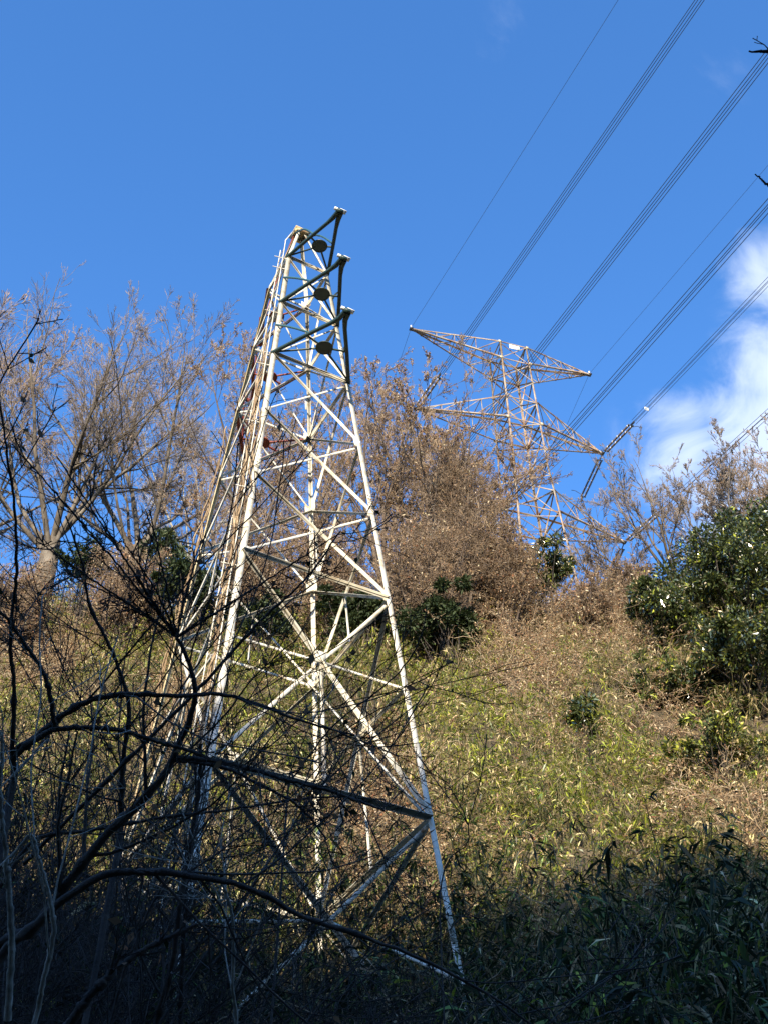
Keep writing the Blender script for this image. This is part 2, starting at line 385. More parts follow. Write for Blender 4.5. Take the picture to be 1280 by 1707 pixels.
# plan bracing inside
for z in (129., 117.04, 105.2): fbar(ft(1, z - .2), ft(2, z - .2), .12, Zu, 'plan_brace'); fbar(ft(0, z - .3), ft(3, z - .3), .12, Zu, 'plan_brace')
for k in range(4):
    for z in (132.45, 117.04, 129.):
        MB().plate(ft(k, z) - v2 * CO[k][1] * -.02, u2 * .18, Zu * .2, v2, .05).build('gusset', M['gusset'], pylon)
for o_, w_ in ((-.1, .75),):
    c = np.array([FT['X'], FT['Y'], 131.6 if w_ > .7 else 128.4]) - v2 * (fw(131.) + .12) + u2 * (.0 if w_ > .7 else -1.5)
    MB().plate(c if w_ > .7 else c, u2 * w_, Zu * .38, v2, .04).build('number_plate', M['plate'], pylon)
def crossarm(sgn, L, ztip, ztop, zbot, nd=4):
    e = bpy.data.objects.new('cross_arm', None); C.objects.link(e); e.parent = pylon
    tip = np.array([FT['X'], FT['Y'], ztip]) + u2 * sgn * L
    ks = (1, 0) if sgn < 0 else (3, 2)
    e.location = Vector(tip) - Vector(pylon.location)
    ch = {}
    for k in ks:
        for z, w in ((ztop, .2), (zbot, .2)):
            p = ft(k, z); t = tip + v2 * CO[k][1] * .12
            ch[k, z] = (p, t)
            MB().angle(p, t, w, -v2 * CO[k][1], -Zu if z == ztop else Zu, .025).build('chord', M['steel'], e)
    def on_(k, z, s): a, b = ch[k, z]; return a + (b - a) * s
    mb = MB()
    fr = [0, .28, .52, .72, .88]
    for i, s in enumerate(fr):
        s2 = fr[i + 1] if i + 1 < len(fr) else 1
        for k in ks:
            if s: mb.angle(on_(k, ztop, s), on_(k, zbot, s), .085, u2, v2, .015)
            if s2 < 1: mb.angle(on_(k, ztop, s), on_(k, zbot, s2), .09, u2, v2, .015)
        for z in (ztop, zbot):
            if s: mb.angle(on_(ks[0], z, s), on_(ks[1], z, s), .085, u2, Zu, .015)
            if s2 < 1: mb.angle(on_(ks[i % 2], z, s), on_(ks[1 - i % 2], z, s2), .085, u2, Zu, .015)
    mb.build('lacing', M['steel'], e)
    MB().plate(tip, u2 * .22, v2 * .26, Zu, .22).build('tip_fitting', M['wire'], e)
    return tip
TIP = {}
TIP['GL'] = crossarm(-1, 13.87, 133.0, 132.58, 129.0); TIP['GR'] = crossarm(1, 12.16, 132.5, 132.58, 129.0)
TIP['A'] = crossarm(-1, 13.84, 117.1, 121.14, 117.04); TIP['D'] = crossarm(1, 11.74, 116.7, 121.14, 117.04)
TIP['B'] = crossarm(-1, 13.5, 101.7, 105.2, 101.5); TIP['E'] = crossarm(1, 12.4, 101.4, 105.2, 101.5)
TIP['Cc'] = crossarm(-1, 13.5, 87.9, 91.5, 88)
# ------------------------------------------------------------------ conductors
AZ, SL, KK = -.3953, -.198, 1.3e-4
dn = np.array([-math.sin(AZ), -math.cos(AZ), 0])          # towards the valley behind the camera
df = np.array([-math.sin(.3), math.cos(.3), 0])           # away beyond the ridge
def wpt(P, s, near=True):
    s = np.asarray(s)[:, None]
    return P + dn * s + Zu * (SL * s + KK * s * s) if near else P + df * s + Zu * (-.17 * s + 2.2e-4 * s * s)
def bundle(key, near, desc, s0=7.6, s1=330):
    P = TIP[key] - Zu * .2; d = dn if near else df; side = np.cross(d, Zu)
    o = wpt(P, [s0], near)[0]
    b = empty('conductor_bundle', o, desc, 'power line', 'four wire conductor bundles of the power line')
    s = np.concatenate([np.linspace(s0, 60, 10), np.linspace(75, s1, 14)]) if near else np.linspace(s0, 220, 14)
    pts = wpt(P, s, near)
    for a, c in ((-.25, .25), (.25, .25), (.25, -.25), (-.25, -.25)):
        MB().tubes(pts + side * a + Zu * c, np.full(len(s), .034), 4).build('wire', M['wire'], b)
    return P, side, b
def spacer(P, side, b, s, near=True):
    c = wpt(P, [s], near)[0]; mb = MB(); q = [c + side * a + Zu * z for a, z in ((-.25, .25), (.25, .25), (.25, -.25), (-.25, -.25))]
    for i in range(4): mb.box(q[i], q[(i + 1) % 4], .05, .05, dn); mb.box(q[i] * .999 + c * .001, c, .06, .06, dn)
    mb.build('spacer', M['plate'], b)
def insulators(key, near, desc):
    P = TIP[key] - Zu * .2; d = dn if near else df; side = np.cross(d, Zu)
    e = empty('insulator_string', TIP[key], desc, 'insulator', 'twin insulator strings hung from the cross arm tips')
    a, b = wpt(P, [.9], near)[0], wpt(P, [6.9], near)[0]; t = nrm(b - a); L = np.linalg.norm(b - a)
    for sg in (-1, 1):
        o = side * sg * .24; N = 30
        prof_s = []; prof_r = []
        for i in range(N):
            c = (i + .5) / N * L
            prof_s += [c - .075, c - .05, c + .02, c + .03]; prof_r += [.045, .15, .13, .045]
        pts = a + o + t * np.array(prof_s)[:, None]
        MB().tubes(pts, np.array(prof_r), 10).build('insulator', M['insul'], e)
        mb = MB()
        for i in range(4, N, 6):
            c = (i + .5) / N * L; mb.tubes(a + o + t * np.array([c - .05, c - .03, c + .01, c + .02])[:, None], np.array([.06, .17, .16, .05]), 10)
        mb.build('pale_disc', M['disc'], e)
    mb = MB()
    for q, w in ((a, .4), (b, .4)): mb.box(q - side * w, q + side * w, .12, .08, t)
    mb.box(TIP[key], a, .1, .1, side); mb.box(b, wpt(P, [7.7], near)[0], .3, .12, side)
    mb.build('yoke', M['wire'], e)
    hb = MB(); q = wpt(P, [6.6], near)[0]; hb.tubes(np.array([q - side * .3, q - side * 1.2 + Zu * .5, q - side * 1.7 + Zu * .45]), np.array([.04, .04, .04]), 5); hb.build('arcing_horn', M['wire'], e)
DS = {'A': ('upper left arm', [(1, 77.), ]), 'D': ('upper right arm', [(1, 10.5)]), 'B': ('middle left arm', [(1, 66.)]), 'E': ('middle right arm', []), 'Cc': ('lowest left arm', [])}
for key, (nm, sp) in DS.items():
    P, side, b = bundle(key, True, 'four wire conductor bundle rising toward the upper right from the %s' % nm)
    for _, s in sp: spacer(P, side, b, s)
    bundle(key, False, 'four wire conductor bundle running away behind the ridge from the %s' % nm)
    insulators(key, True, 'brown twin insulator string on the viewer side of the %s' % nm)
    insulators(key, False, 'brown twin insulator string sloping down behind the %s' % nm)
for key, nm in (('GL', 'left'), ('GR', 'right')):
    P = TIP[key] + Zu * .25
    for near, w in ((True, 'rising toward the viewer'), (False, 'dropping away beyond the ridge')):
        s = np.linspace(0, 330 if near else 220, 26); tag(MB().tubes(wpt(P, s, near), np.full(26, .022), 4).build('earth_wire', M['wire']), 'thin single earth wire %s from the top %s arm tip' % (w, nm), 'power line', 'earth wires on the top arm tips')
    mb = MB().tubes(np.array([TIP[key], TIP[key] + Zu * .7]), np.array([.12, .1]), 8)
    e = tag(mb.build('peak_clamp', M['disc']), 'pale clamp on the %s tip of the top cross arm' % nm, 'clamp', 'earth wire clamps')

# ------------------------------------------------------------------ branching growth
def unit(rs, n): return nrm(rs.normal(size=(n, 3)))
def spawn(rs, pts, rad, per, t0, t1, lenf, ang, m, wander, upw, rf=.6, minr=.008, lmul=None, tfall=.5, rend=.35):
    """children branches of a batch of polylines, all at once"""
    n, k, _ = pts.shape; N = n * per
    pi = np.repeat(np.arange(n), per); t = rs.uniform(t0, t1, N) * (k - 1)
    i = np.minimum(t.astype(int), k - 2); f = (t - i)[:, None]
    P = pts[pi, i] * (1 - f) + pts[pi, i + 1] * f
    T = nrm(pts[pi, i + 1] - pts[pi, i]); R = rad[pi, i] * (1 - f[:, 0]) + rad[pi, i + 1] * f[:, 0]
    Lp = np.linalg.norm(np.diff(pts, axis=1), axis=2).sum(1)[pi]
    L = Lp * lenf * rs.uniform(.6, 1.25, N) * (1 - tfall * t / (k - 1))
    side = nrm(np.cross(T, unit(rs, N))); a = np.clip(rs.normal(ang, ang * .25, N), .15, 1.7)[:, None]
    D = nrm(T * np.cos(a) + side * np.sin(a))
    return stepgrow(rs, P, D, L, np.maximum(R * rf, minr), m, wander, upw, minr, rend)
def stepgrow(rs, P, D, L, R, m, wander, upw, minr=.008, rend=.35):
    N = len(P); out = np.zeros((N, m, 3)); out[:, 0] = P; st = (L / (m - 1))[:, None]
    for j in range(1, m):
        D = nrm(D + rs.normal(size=(N, 3)) * wander + np.array([0, 0, upw]))
        P = P + D * st; out[:, j] = P
    f = np.linspace(1, rend, m)[None, :]
    return out, np.maximum(R[:, None] * f, minr)
def crown_tree(seed, base, height, spread, r0, name='bare_tree', lean=(0, 0), fork=.22, limbs=7, lv=((7, .52, .62, 7, .16, .05), (8, .5, .6, 6, .2, .04), (9, .5, .6, 5, .22, .03), (7, .55, .6, 4, .25, .02)),
               minr=.014, bark='bark', twig='twig', label='', cat='tree', group=None, leaf=None, up=.10, limbang=.55, lr=.5):
    rs = RS(seed); base = np.asarray(base, float)
    e = empty(name, base, label, cat, group)
    h0 = height * fork
    tz = np.linspace(0, 1, 7)[:, None]; tr = base - Zu * .4 + tz * (Zu * (h0 + .4) + np.array([lean[0], lean[1], 0]) * h0) + np.cumsum(rs.normal(size=(7, 3)) * .03 * h0 * .3, 0) * tz
    trr = r0 * np.linspace(1.25, .8, 7)
    tmb = MB(); tmb.tubes(tr, trr, 12)
    top = tr[-1]; az = rs.uniform(0, 6.28) + np.arange(limbs) * 2.4
    an = limbang * np.linspace(.25, 1.35, limbs) + rs.normal(0, .07, limbs); an[0] = .12; az = az + rs.normal(0, .3, limbs)
    D = np.stack([np.sin(an) * np.cos(az), np.sin(an) * np.sin(az), np.cos(an)], 1)
    D = nrm(D * np.array([spread, spread, 1.]) + np.array([lean[0], lean[1], 0]))
    P = tr[rs.randint(4, 7, limbs)]; P[0] = top; P[1] = top
    L = (height - h0) * rs.uniform(.82, 1.0, limbs) * (1 - .12 * np.sin(an)); L[0] = (height - h0) * .93
    pts, rad = stepgrow(rs, P, D, L, r0 * lr * rs.uniform(.6, 1, limbs), 12, .07, up * .55, minr, .05)
    tmb.tubes(pts, rad, 8); tmb.build('trunk', M[bark], e, True)
    bm_, tw = MB(), MB(); last = (pts, rad)
    for i, (per, lf, ang, m, wan, upw) in enumerate(lv):
        p2, r2 = spawn(rs, last[0], last[1], per, .22 if i == 0 else .15, .98, lf, ang, m, wan, upw, .58, minr)
        (bm_ if i < 2 else tw).tubes(p2, r2, 5 if i == 0 else 3); last = (p2, r2)
    bm_.build('limbs', M[bark if i < 9 else twig], e, True); tw.build('twigs', M[twig], e)
    if leaf:
        nper, sz, names, w, mat = leaf
        q = last[0]; n = q.shape[0]; pi = rs.randint(0, n, nper); j = rs.randint(1, q.shape[1], nper)
        P = q[pi, j] + rs.normal(size=(nper, 3)) * .02
        D = nrm(rs.normal(size=(nper, 3)) + np.array([0, 0, -.7])); N = unit(rs, nper)
        lm = MB().leaves(P, D, N, rs.uniform(.6, 1.3, nper) * sz, rs.uniform(.4, .75, nper) * sz, tint(rs, nper, names, w))
        lm.build('dead_leaves' if mat == 'dry' else 'leaves', M[mat], e)
    return e
def crest(px, D): # ground point at horizontal distance D under a photo column
    d = ray(px, 930); d = d / math.hypot(d[0], d[1]) * D
    return on(d[0], d[1])
FULL = ((7, .48, .5, 8, .09, .06), (7, .48, .5, 7, .11, .05), (6, .5, .5, 6, .12, .04), (4, .6, .5, 5, .14, .03))
BARE = ((8, .55, .55, 8, .09, .05), (7, .5, .5, 7, .10, .06), (7, .5, .5, 6, .12, .05), (2, .7, .45, 5, .11, .03))
G1 = 'bare winter trees along the ridge'
crown_tree(11, crest(80, 60), 25.5, 1.35, .62, lean=(.04, 0), fork=.24, limbs=12, lv=BARE, limbang=.72, lr=.36, minr=.0105, twig='twig_pale', label='largest bare tree at the far left with a thick forked trunk on the ridge', group=G1)
crown_tree(12, crest(222, 60), 23.5, 1.1, .5, lean=(.02, 0), fork=.25, limbs=11, lv=BARE, limbang=.72, lr=.36, minr=.0105, twig='twig_pale', label='bare tree with upright limbs second from the left on the ridge', group=G1)
crown_tree(13, crest(312, 72), 27, .7, .36, lean=(0, 0), fork=.35, limbs=9, lv=BARE, limbang=.72, lr=.36, minr=.0105, bark='bark_pale', twig='twig_pale', label='pale slender bare tree rising behind the left limbs near the tower', group=G1)
crown_tree(16, crest(-60, 62), 26, 1., .4, fork=.25, limbs=9, lv=BARE, limbang=.72, lr=.36, minr=.014, twig='twig', label='bare tree cut by the left edge of the photo', group=G1)
DL = ('br', 'tan', 'rd', 'pl'); DW = (5, 4, 1.2, .4)
crown_tree(21, crest(405, 54), 21, .85, .34, fork=.2, limbs=9, lv=FULL, minr=.0105, bark='bark_brown', twig='brush', label='rounded tree with pinkish brown dead leaves behind the left side of the lattice tower', group='brown leaved trees behind the tower', leaf=(11000, .11, DL, DW, 'dry'))
crown_tree(22, crest(515, 60), 21, .8, .3, fork=.25, limbs=8, lv=FULL, minr=.0105, bark='bark_brown', twig='brush', label='brown leaved tree seen through the middle of the lattice tower', group='brown leaved trees behind the tower', leaf=(8000, .11, DL, DW, 'dry'))
crown_tree(23, crest(640, 52), 20.5, .9, .36, lean=(.02, 0), fork=.2, limbs=9, lv=FULL, minr=.0105, bark='bark_brown', twig='brush', label='brown leaved tree just right of the lattice tower', group='brown leaved trees behind the tower', leaf=(11000, .11, DL, DW, 'dry'))
crown_tree(24, crest(715, 54), 18, .95, .3, lean=(.08, 0), fork=.16, limbs=8, lv=FULL, minr=.0105, bark='bark_brown', twig='brush', label='brown leaved tree leaning right in front of the far pylon', group='brown leaved trees behind the tower', leaf=(9000, .11, DL, DW, 'dry'), up=.06)
crown_tree(25, crest(755, 52), 16, 1.0, .26, fork=.14, limbs=9, lv=FULL, minr=.0105, bark='bark_brown', twig='brush', label='low rounded brown leaved tree that hides the left arm of the far pylon', group='brown leaved trees behind the tower', leaf=(14000, .11, DL, DW, 'dry'), up=.08, limbang=.6)
G2 = 'bare spreading trees on the right of the ridge'
crown_tree(31, crest(1120, 60), 12.5, 1.4, .24, lean=(-.05, 0), fork=.12, limbs=9, lv=FULL, minr=.012, label='spreading bare tree right of the pylon with limbs fanning left', group=G2, limbang=.8, twig='twig_pale')
crown_tree(32, crest(1225, 58), 12.5, 1.0, .24, fork=.2, limbs=8, lv=FULL, minr=.012, label='bare tree hung with dry creeper above the big evergreen', group=G2, limbang=.5, twig='twig_pale', leaf=(1500, .12, DL, DW, 'dry'))
crown_tree(33, crest(1000, 60), 8.5, 1.5, .15, lean=(-.12, 0), fork=.08, limbs=8, lv=FULL, minr=.011, label='low bare thicket tree at the foot of the pylon', group=G2, limbang=.95, twig='twig_pale', up=.03)
crown_tree(34, crest(1330, 60), 13, 1.0, .25, fork=.2, limbs=8, lv=FULL, minr=.012, label='bare tree at the right edge behind the evergreens', group=G2, limbang=.5, twig='twig')

# ------------------------------------------------------------------ evergreens
def evergreen(seed, c, rx, rz, n, label, names=('ev', 'ev2', 'ev3', 'yg'), w=(4, 3, 2, .6), sz=.27, mat='gloss', name='evergreen_shrub', group='evergreen shrubs on the slope', flowers=0):
    rs = RS(seed); b = on(c[0], c[1]); e = empty(name, b, label, 'shrub', group)
    c = np.array([c[0], c[1], max(c[2], b[2] + rz * .6)])
    K = max(14, int(rx * 20)); cen = c + unit(rs, K) * rs.uniform(.3, 1.25, (K, 1)) * np.array([rx, rx, rz])
    lo_ = rs.rand(K) < .35; cen[lo_, 2] -= rs.rand(lo_.sum()) * rz * .9; cen[lo_, 1] -= rx * .3
    cen[:, 2] = np.maximum(cen[:, 2], ground(cen[:, 0], cen[:, 1]) + .3)
    # stems from the root to each clump
    t = np.linspace(0, 1, 6)[None, :, None]; st = b[None, None, :] * (1 - t) + cen[:, None, :] * t + rs.normal(size=(K, 6, 3)) * .08 * rx * np.sin(t * math.pi)
    MB().tubes(st, np.linspace(.07, .02, 6)[None, :].repeat(K, 0) * rx / 3, 5).build('stems', M['bark_dark'], e, True)
    m = MB(); ci = rs.randint(0, K, n); cr = (rs.uniform(.10, .42, K)[ci]) * rx ** .8
    off = unit(rs, n) * (rs.rand(n, 1) ** .4); P = cen[ci] + off * cr[:, None] * np.array([1, 1, .8])
    # whorls of leaves pointing outward from each clump
    D = nrm(off + rs.normal(size=(n, 3)) * .55 + np.array([0, 0, .15])); N = nrm(np.array([0, 0, 1.]) + rs.normal(size=(n, 3)) * .7)
    m.leaves(P, D, N, rs.uniform(.6, 1.2, n) * sz, rs.uniform(.3, .42, n) * sz, tint(rs, n, names, w), .1)
    m.build('leaves', M[mat], e)
    if flowers:  # pale leaves set toward the front and top of each clump
        ci = rs.randint(0, K, flowers); off = nrm(unit(rs, flowers) + np.array([-.2, -.6, .3])); P = cen[ci] + off * cr[:flowers, None] * 1.02
        MB().leaves(P, nrm(off + rs.normal(size=(flowers, 3)) * .5), unit(rs, flowers), rs.uniform(.4, .7, flowers) * sz, rs.uniform(.2, .3, flowers) * sz, tint(rs, flowers, ('pl', 'st', 'yg'), (4, 2, 1))).build('pale_leaves', M['leaf'], e)
    return e
def evg(seed, px, py, rpx, ratio, D, n, label, **k):
    d = ray(px, py); P = d / math.hypot(d[0], d[1]) * D; c = P @ Fw; r = rpx * c / FPX
    return evergreen(seed, P, r, r * ratio, n, label, **k)
evg(41, 1222, 955, 108, .85, 52, 30000, 'largest glossy dark evergreen shrub at the right edge of the slope', flowers=500)
evg(42, 1105, 1030, 66, .75, 49, 12000, 'rounded glossy evergreen shrub with pale leaf tips left of the largest one', flowers=500)
evg(43, 1240, 1095, 88, .9, 44, 14000, 'glossy evergreen shrub below the largest one at the right edge', flowers=250)
evg(44, 900, 950, 48, .7, 54, 5500, 'small evergreen shrub with silvery leaf tips under the foot of the pylon', flowers=450)
evg(47, 975, 1190, 26, 1., 40, 1000, 'narrow dark bush in the middle of the sunny slope')
evg(48, 1265, 890, 60, .8, 56, 8000, 'evergreen crown highest at the right edge under the bare tree', flowers=100)
evg(49, 1160, 1140, 46, .7, 45, 4500, 'ragged evergreen scrub between the dry vines and the right edge', flowers=120)
evg(50, 1090, 1140, 60, .5, 45, 2600, 'loose olive green scrub mixed into the dry vines below the pale tipped evergreen', names=('ev2', 'yg', 'ev'), w=(3, 1, 2), mat='dull', sz=.26)
evg(58, 1190, 1230, 70, .45, 40, 3400, 'low straggling green scrub on the right of the sunny slope', names=('ev2', 'yg', 'ev', 'st'), w=(3, 2, 2, 1), mat='dull', sz=.24)
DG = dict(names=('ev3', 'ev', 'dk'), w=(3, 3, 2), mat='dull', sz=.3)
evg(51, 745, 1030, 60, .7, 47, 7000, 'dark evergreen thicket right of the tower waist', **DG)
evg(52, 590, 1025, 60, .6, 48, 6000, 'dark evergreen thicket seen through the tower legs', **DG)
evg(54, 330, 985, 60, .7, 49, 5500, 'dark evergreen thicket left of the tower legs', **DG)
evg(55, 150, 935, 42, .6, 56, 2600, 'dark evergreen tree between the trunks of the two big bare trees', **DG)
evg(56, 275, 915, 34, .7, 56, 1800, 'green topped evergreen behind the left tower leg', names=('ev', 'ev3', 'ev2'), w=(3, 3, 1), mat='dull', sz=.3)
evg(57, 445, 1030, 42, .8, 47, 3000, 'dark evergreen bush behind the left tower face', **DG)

# ------------------------------------------------------------------ hillside undergrowth (uncountable)
def gauss(x, y, px, py, rpx):
    p = hit(px, py, .8); c = p @ Fw; r = rpx * c / FPX
    return np.exp(-(((x - p[0]) / r) ** 2 + ((y - p[1]) / (r * 2.2)) ** 2))
def cover_pts(rs, n, y0, y1, marg=1.25):
    y = np.interp(rs.rand(n * 2), np.linspace(0, 1, 50), np.linspace(y0, y1, 50)); x = rs.uniform(-1, 1, n * 2) * (6 + y * .42) * marg
    keep = np.abs(x) < (4 + y * .41) * marg; return x[keep][:n], y[keep][:n]
def dryness(x, y):
    d = 0 * x
    for px, py, r in ((760, 900, 150), (900, 1050, 90), (700, 850, 130), (1000, 1060, 70), (1000, 960, 90), (1080, 1190, 60), (1150, 1220, 45), (900, 1110, 70), (560, 940, 120), (420, 930, 110), (1230, 1330, 30), (700, 1330, 50), (620, 1240, 40), (640, 1380, 90), (60, 980, 120), (200, 990, 100), (1250, 1400, 40), (300,1180,60), (100, 1090, 70)):
        d = np.maximum(d, gauss(x, y, px, py, r))
    return np.clip((d + .35 * wav(x, y, .9, 21) + .15 * wav(x, y, 2.2, 22) - .42) * 3 + .45, 0, 1)
def bamboo(seed, n, y0, y1, name, label, hgt=(.9, 2.0), hc=2.1, dark=False, nl=22, xf=None, size=.27):
    rs = RS(seed); x, y = cover_pts(rs, n, y0, y1)
    if xf is not None: k = xf(x, y) > rs.rand(len(x)); x, y = x[k], y[k]
    dry = dryness(x, y); k = rs.rand(len(x)) > dry * .78; x, y, dry = x[k], y[k], dry[k]
    k = wav(x, y, 2.4, seed + 7) + .5 * wav(x, y, 5., seed) > -.75; x, y, dry = x[k], y[k], dry[k]
    n = len(x); H = rs.uniform(*hgt, n) * (1 + .55 * wav(x, y, 1.5, 5) + .3 * wav(x, y, .5, 6)).clip(.3, hc); z = ground(x, y)
    P0 = np.stack([x, y, z - .1], 1); D = nrm(np.stack([rs.normal(0, .25, n), rs.normal(-.25, .25, n), np.ones(n)], 1))
    pts, rad = stepgrow(rs, P0, D, H, np.full(n, .009), 5, .10, -.06, .006, .5)
    # culm tops arch over
    cul = MB().tubes(pts, rad, 3)
    m = MB(); fan = nl // 5; N = n * nl
    pi = np.repeat(np.arange(n), nl); grp = np.tile(np.repeat(np.arange(5), nl // 5 + 1)[:nl], n)
    tt = np.array([2., 2.6, 3.2, 3.7, 4.])[grp]; i = np.minimum(tt.astype(int), 3); f = (tt - i)[:, None]
    B = pts[pi, i] * (1 - f) + pts[pi, i + 1] * f
    az = rs.rand(n, 5) * 6.28; a = az[pi, grp] + rs.normal(0, .75, N)
    el = rs.normal(-.25, .5, N)
    D = np.stack([np.cos(a) * np.cos(el), np.sin(a) * np.cos(el), np.sin(el)], 1)
    B = B + np.stack([np.cos(az[pi, grp]), np.sin(az[pi, grp]), 0 * a], 1) * rs.uniform(.02, .2, (N, 1)) + rs.normal(size=(N, 3)) * .03
    Nn = nrm(np.array([0, 0, 1.]) + rs.normal(size=(N, 3)) * .45)
    pat = (.5 + .5 * wav(x, y, .55, 31)).clip(0, 1); yel = np.zeros(n)
    for px, py, r in ((700, 1110, 110), (820, 1160, 110), (600, 1090, 90), (880, 1200, 60), (230, 1060, 80), (450, 1120, 90), (980,1300,100), (60, 1130, 60)): yel = np.maximum(yel, gauss(x, y, px, py, r))
    if dark: w = np.stack([.15 + 0 * pat, .8 + 0 * pat, 2.2 + 0 * pat, 1.7 + 0 * pat, .14 + 0 * pat, .28 + 0 * pat], 1)  # shade is put into the leaf colours: darker weights than the sunny bamboo
    else: w = np.stack([1.5 + 4.2 * yel, 1.6 + .4 * pat, .35 + .5 * pat * (1 - yel), .35 + 0 * pat, 1.2 + 1.7 * (1 - pat) * (1 - yel) + dry, .9 + 1.0 * dry + .5 * (1 - pat)], 1)
    w = w * np.exp(rs.normal(0, .8, w.shape)); col = tint(rs, N, ('yg', 'gr', 'dk', 'bl', 'st', 'tan'), w[pi]) * (rs.uniform(.62, 1.2, n) * (1 + .22 * wav(x, y, 1.1, 41)).clip(.5, 1.5))[pi][:, None]
    sv = rs.uniform(.7, 1.3, n)[pi]; m.leaves(B, D, Nn, rs.uniform(.45, 1.3, N) * size * sv, rs.uniform(.10, .2, N) * size * sv, col, .25)
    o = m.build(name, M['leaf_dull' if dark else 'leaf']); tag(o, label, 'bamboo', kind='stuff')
    c = cul.build(name.replace('leaves', 'culms'), M['culm']); tag(c, label.replace('leaves', 'stems'), 'bamboo', kind='stuff')
bamboo(61, 27000, 24, 62, 'dwarf_bamboo_leaves', 'yellow green and straw coloured dwarf bamboo leaves covering the sunny slope', nl=26, size=.28)
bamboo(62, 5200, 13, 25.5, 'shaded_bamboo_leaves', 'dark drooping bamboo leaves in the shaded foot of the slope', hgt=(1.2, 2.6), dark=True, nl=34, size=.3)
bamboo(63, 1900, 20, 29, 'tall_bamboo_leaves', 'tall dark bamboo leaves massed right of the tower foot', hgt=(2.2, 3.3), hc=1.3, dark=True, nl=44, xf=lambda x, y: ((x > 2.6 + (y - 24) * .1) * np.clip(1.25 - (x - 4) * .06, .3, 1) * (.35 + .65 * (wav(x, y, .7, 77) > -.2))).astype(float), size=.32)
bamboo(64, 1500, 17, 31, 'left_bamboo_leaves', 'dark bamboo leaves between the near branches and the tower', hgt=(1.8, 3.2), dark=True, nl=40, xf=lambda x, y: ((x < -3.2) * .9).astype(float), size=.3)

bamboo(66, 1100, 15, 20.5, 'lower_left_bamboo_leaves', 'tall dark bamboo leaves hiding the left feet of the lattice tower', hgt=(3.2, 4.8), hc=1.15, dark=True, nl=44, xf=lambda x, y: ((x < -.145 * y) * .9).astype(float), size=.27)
bamboo(65, 2000, 25, 31, 'tower_foot_bamboo_leaves', 'bamboo leaves of the shade-painted clump crowding round the rear feet of the lattice tower', hgt=(3.0, 4.3), hc=1.25, dark=True, nl=40, xf=lambda x, y: ((np.abs(x + 3.0) < 5.8) * .85).astype(float), size=.3)  # sun reaches this clump; its dark palette paints the shade under the tower
def thicket(seed, n, y0, y1, name, label, L=(1.2, 3.6), rad=.012, frac=None, m=9):
    rs = RS(seed); x, y = cover_pts(rs, n, y0, y1); d = dryness(x, y); k = rs.rand(len(x)) < (frac(x, y, d)); x, y = x[k], y[k]
    n = len(x); P = np.stack([x, y, ground(x, y) + rs.uniform(0, 1.6, n)], 1)
    D = nrm(np.stack([rs.normal(0, .6, n), rs.normal(-.2, .6, n), rs.normal(.5, .7, n)], 1))
    pts, r = stepgrow(rs, P, D, rs.uniform(*L, n), np.full(n, rad) * rs.uniform(.6, 1.6, n), m, .38, -.10, .006, .6)
    gz = ground(pts[..., 0], pts[..., 1]) + .15; pts[..., 2] = np.maximum(pts[..., 2], gz)
    MBt = MB().tubes(pts, r, 3)
    p2, r2 = spawn(rs, pts, r, 3, .1, .95, .3, .9, 5, .3, -.02, .6, .006)
    MBt.tubes(p2, r2, 3)
    tag(MBt.build(name, M['vine']), label, 'undergrowth', kind='stuff'); return p2
q = thicket(71, 26000, 24, 63, 'dry_vine_thicket', 'tangled tan dry vines and brush over the upper slope', frac=lambda x, y, d: .05 + .95 * d)
rs = RS(72); n = 150000; pi = rs.randint(0, len(q), n); j = rs.randint(0, q.shape[1], n)
P = q[pi, j] + rs.normal(size=(n, 3)) * .08
tag(MB().leaves(P, nrm(rs.normal(size=(n, 3)) + np.array([0, 0, -.5])), unit(rs, n), rs.uniform(.05, .15, n), rs.uniform(.02, .07, n), tint(rs, n, ('tan', 'br', 'pl', 'rd'), (4, 3, 1.5, 1))).build('dead_leaf_litter', M['dry']),
    'small curled dead leaves caught in the dry vines', 'leaves', kind='stuff')
q = thicket(73, 5000, 13, 26, 'shaded_brush', 'thin tangled stems in the shaded undergrowth', L=(1., 2.6), rad=.008, frac=lambda x, y, d: .8 + 0 * d)

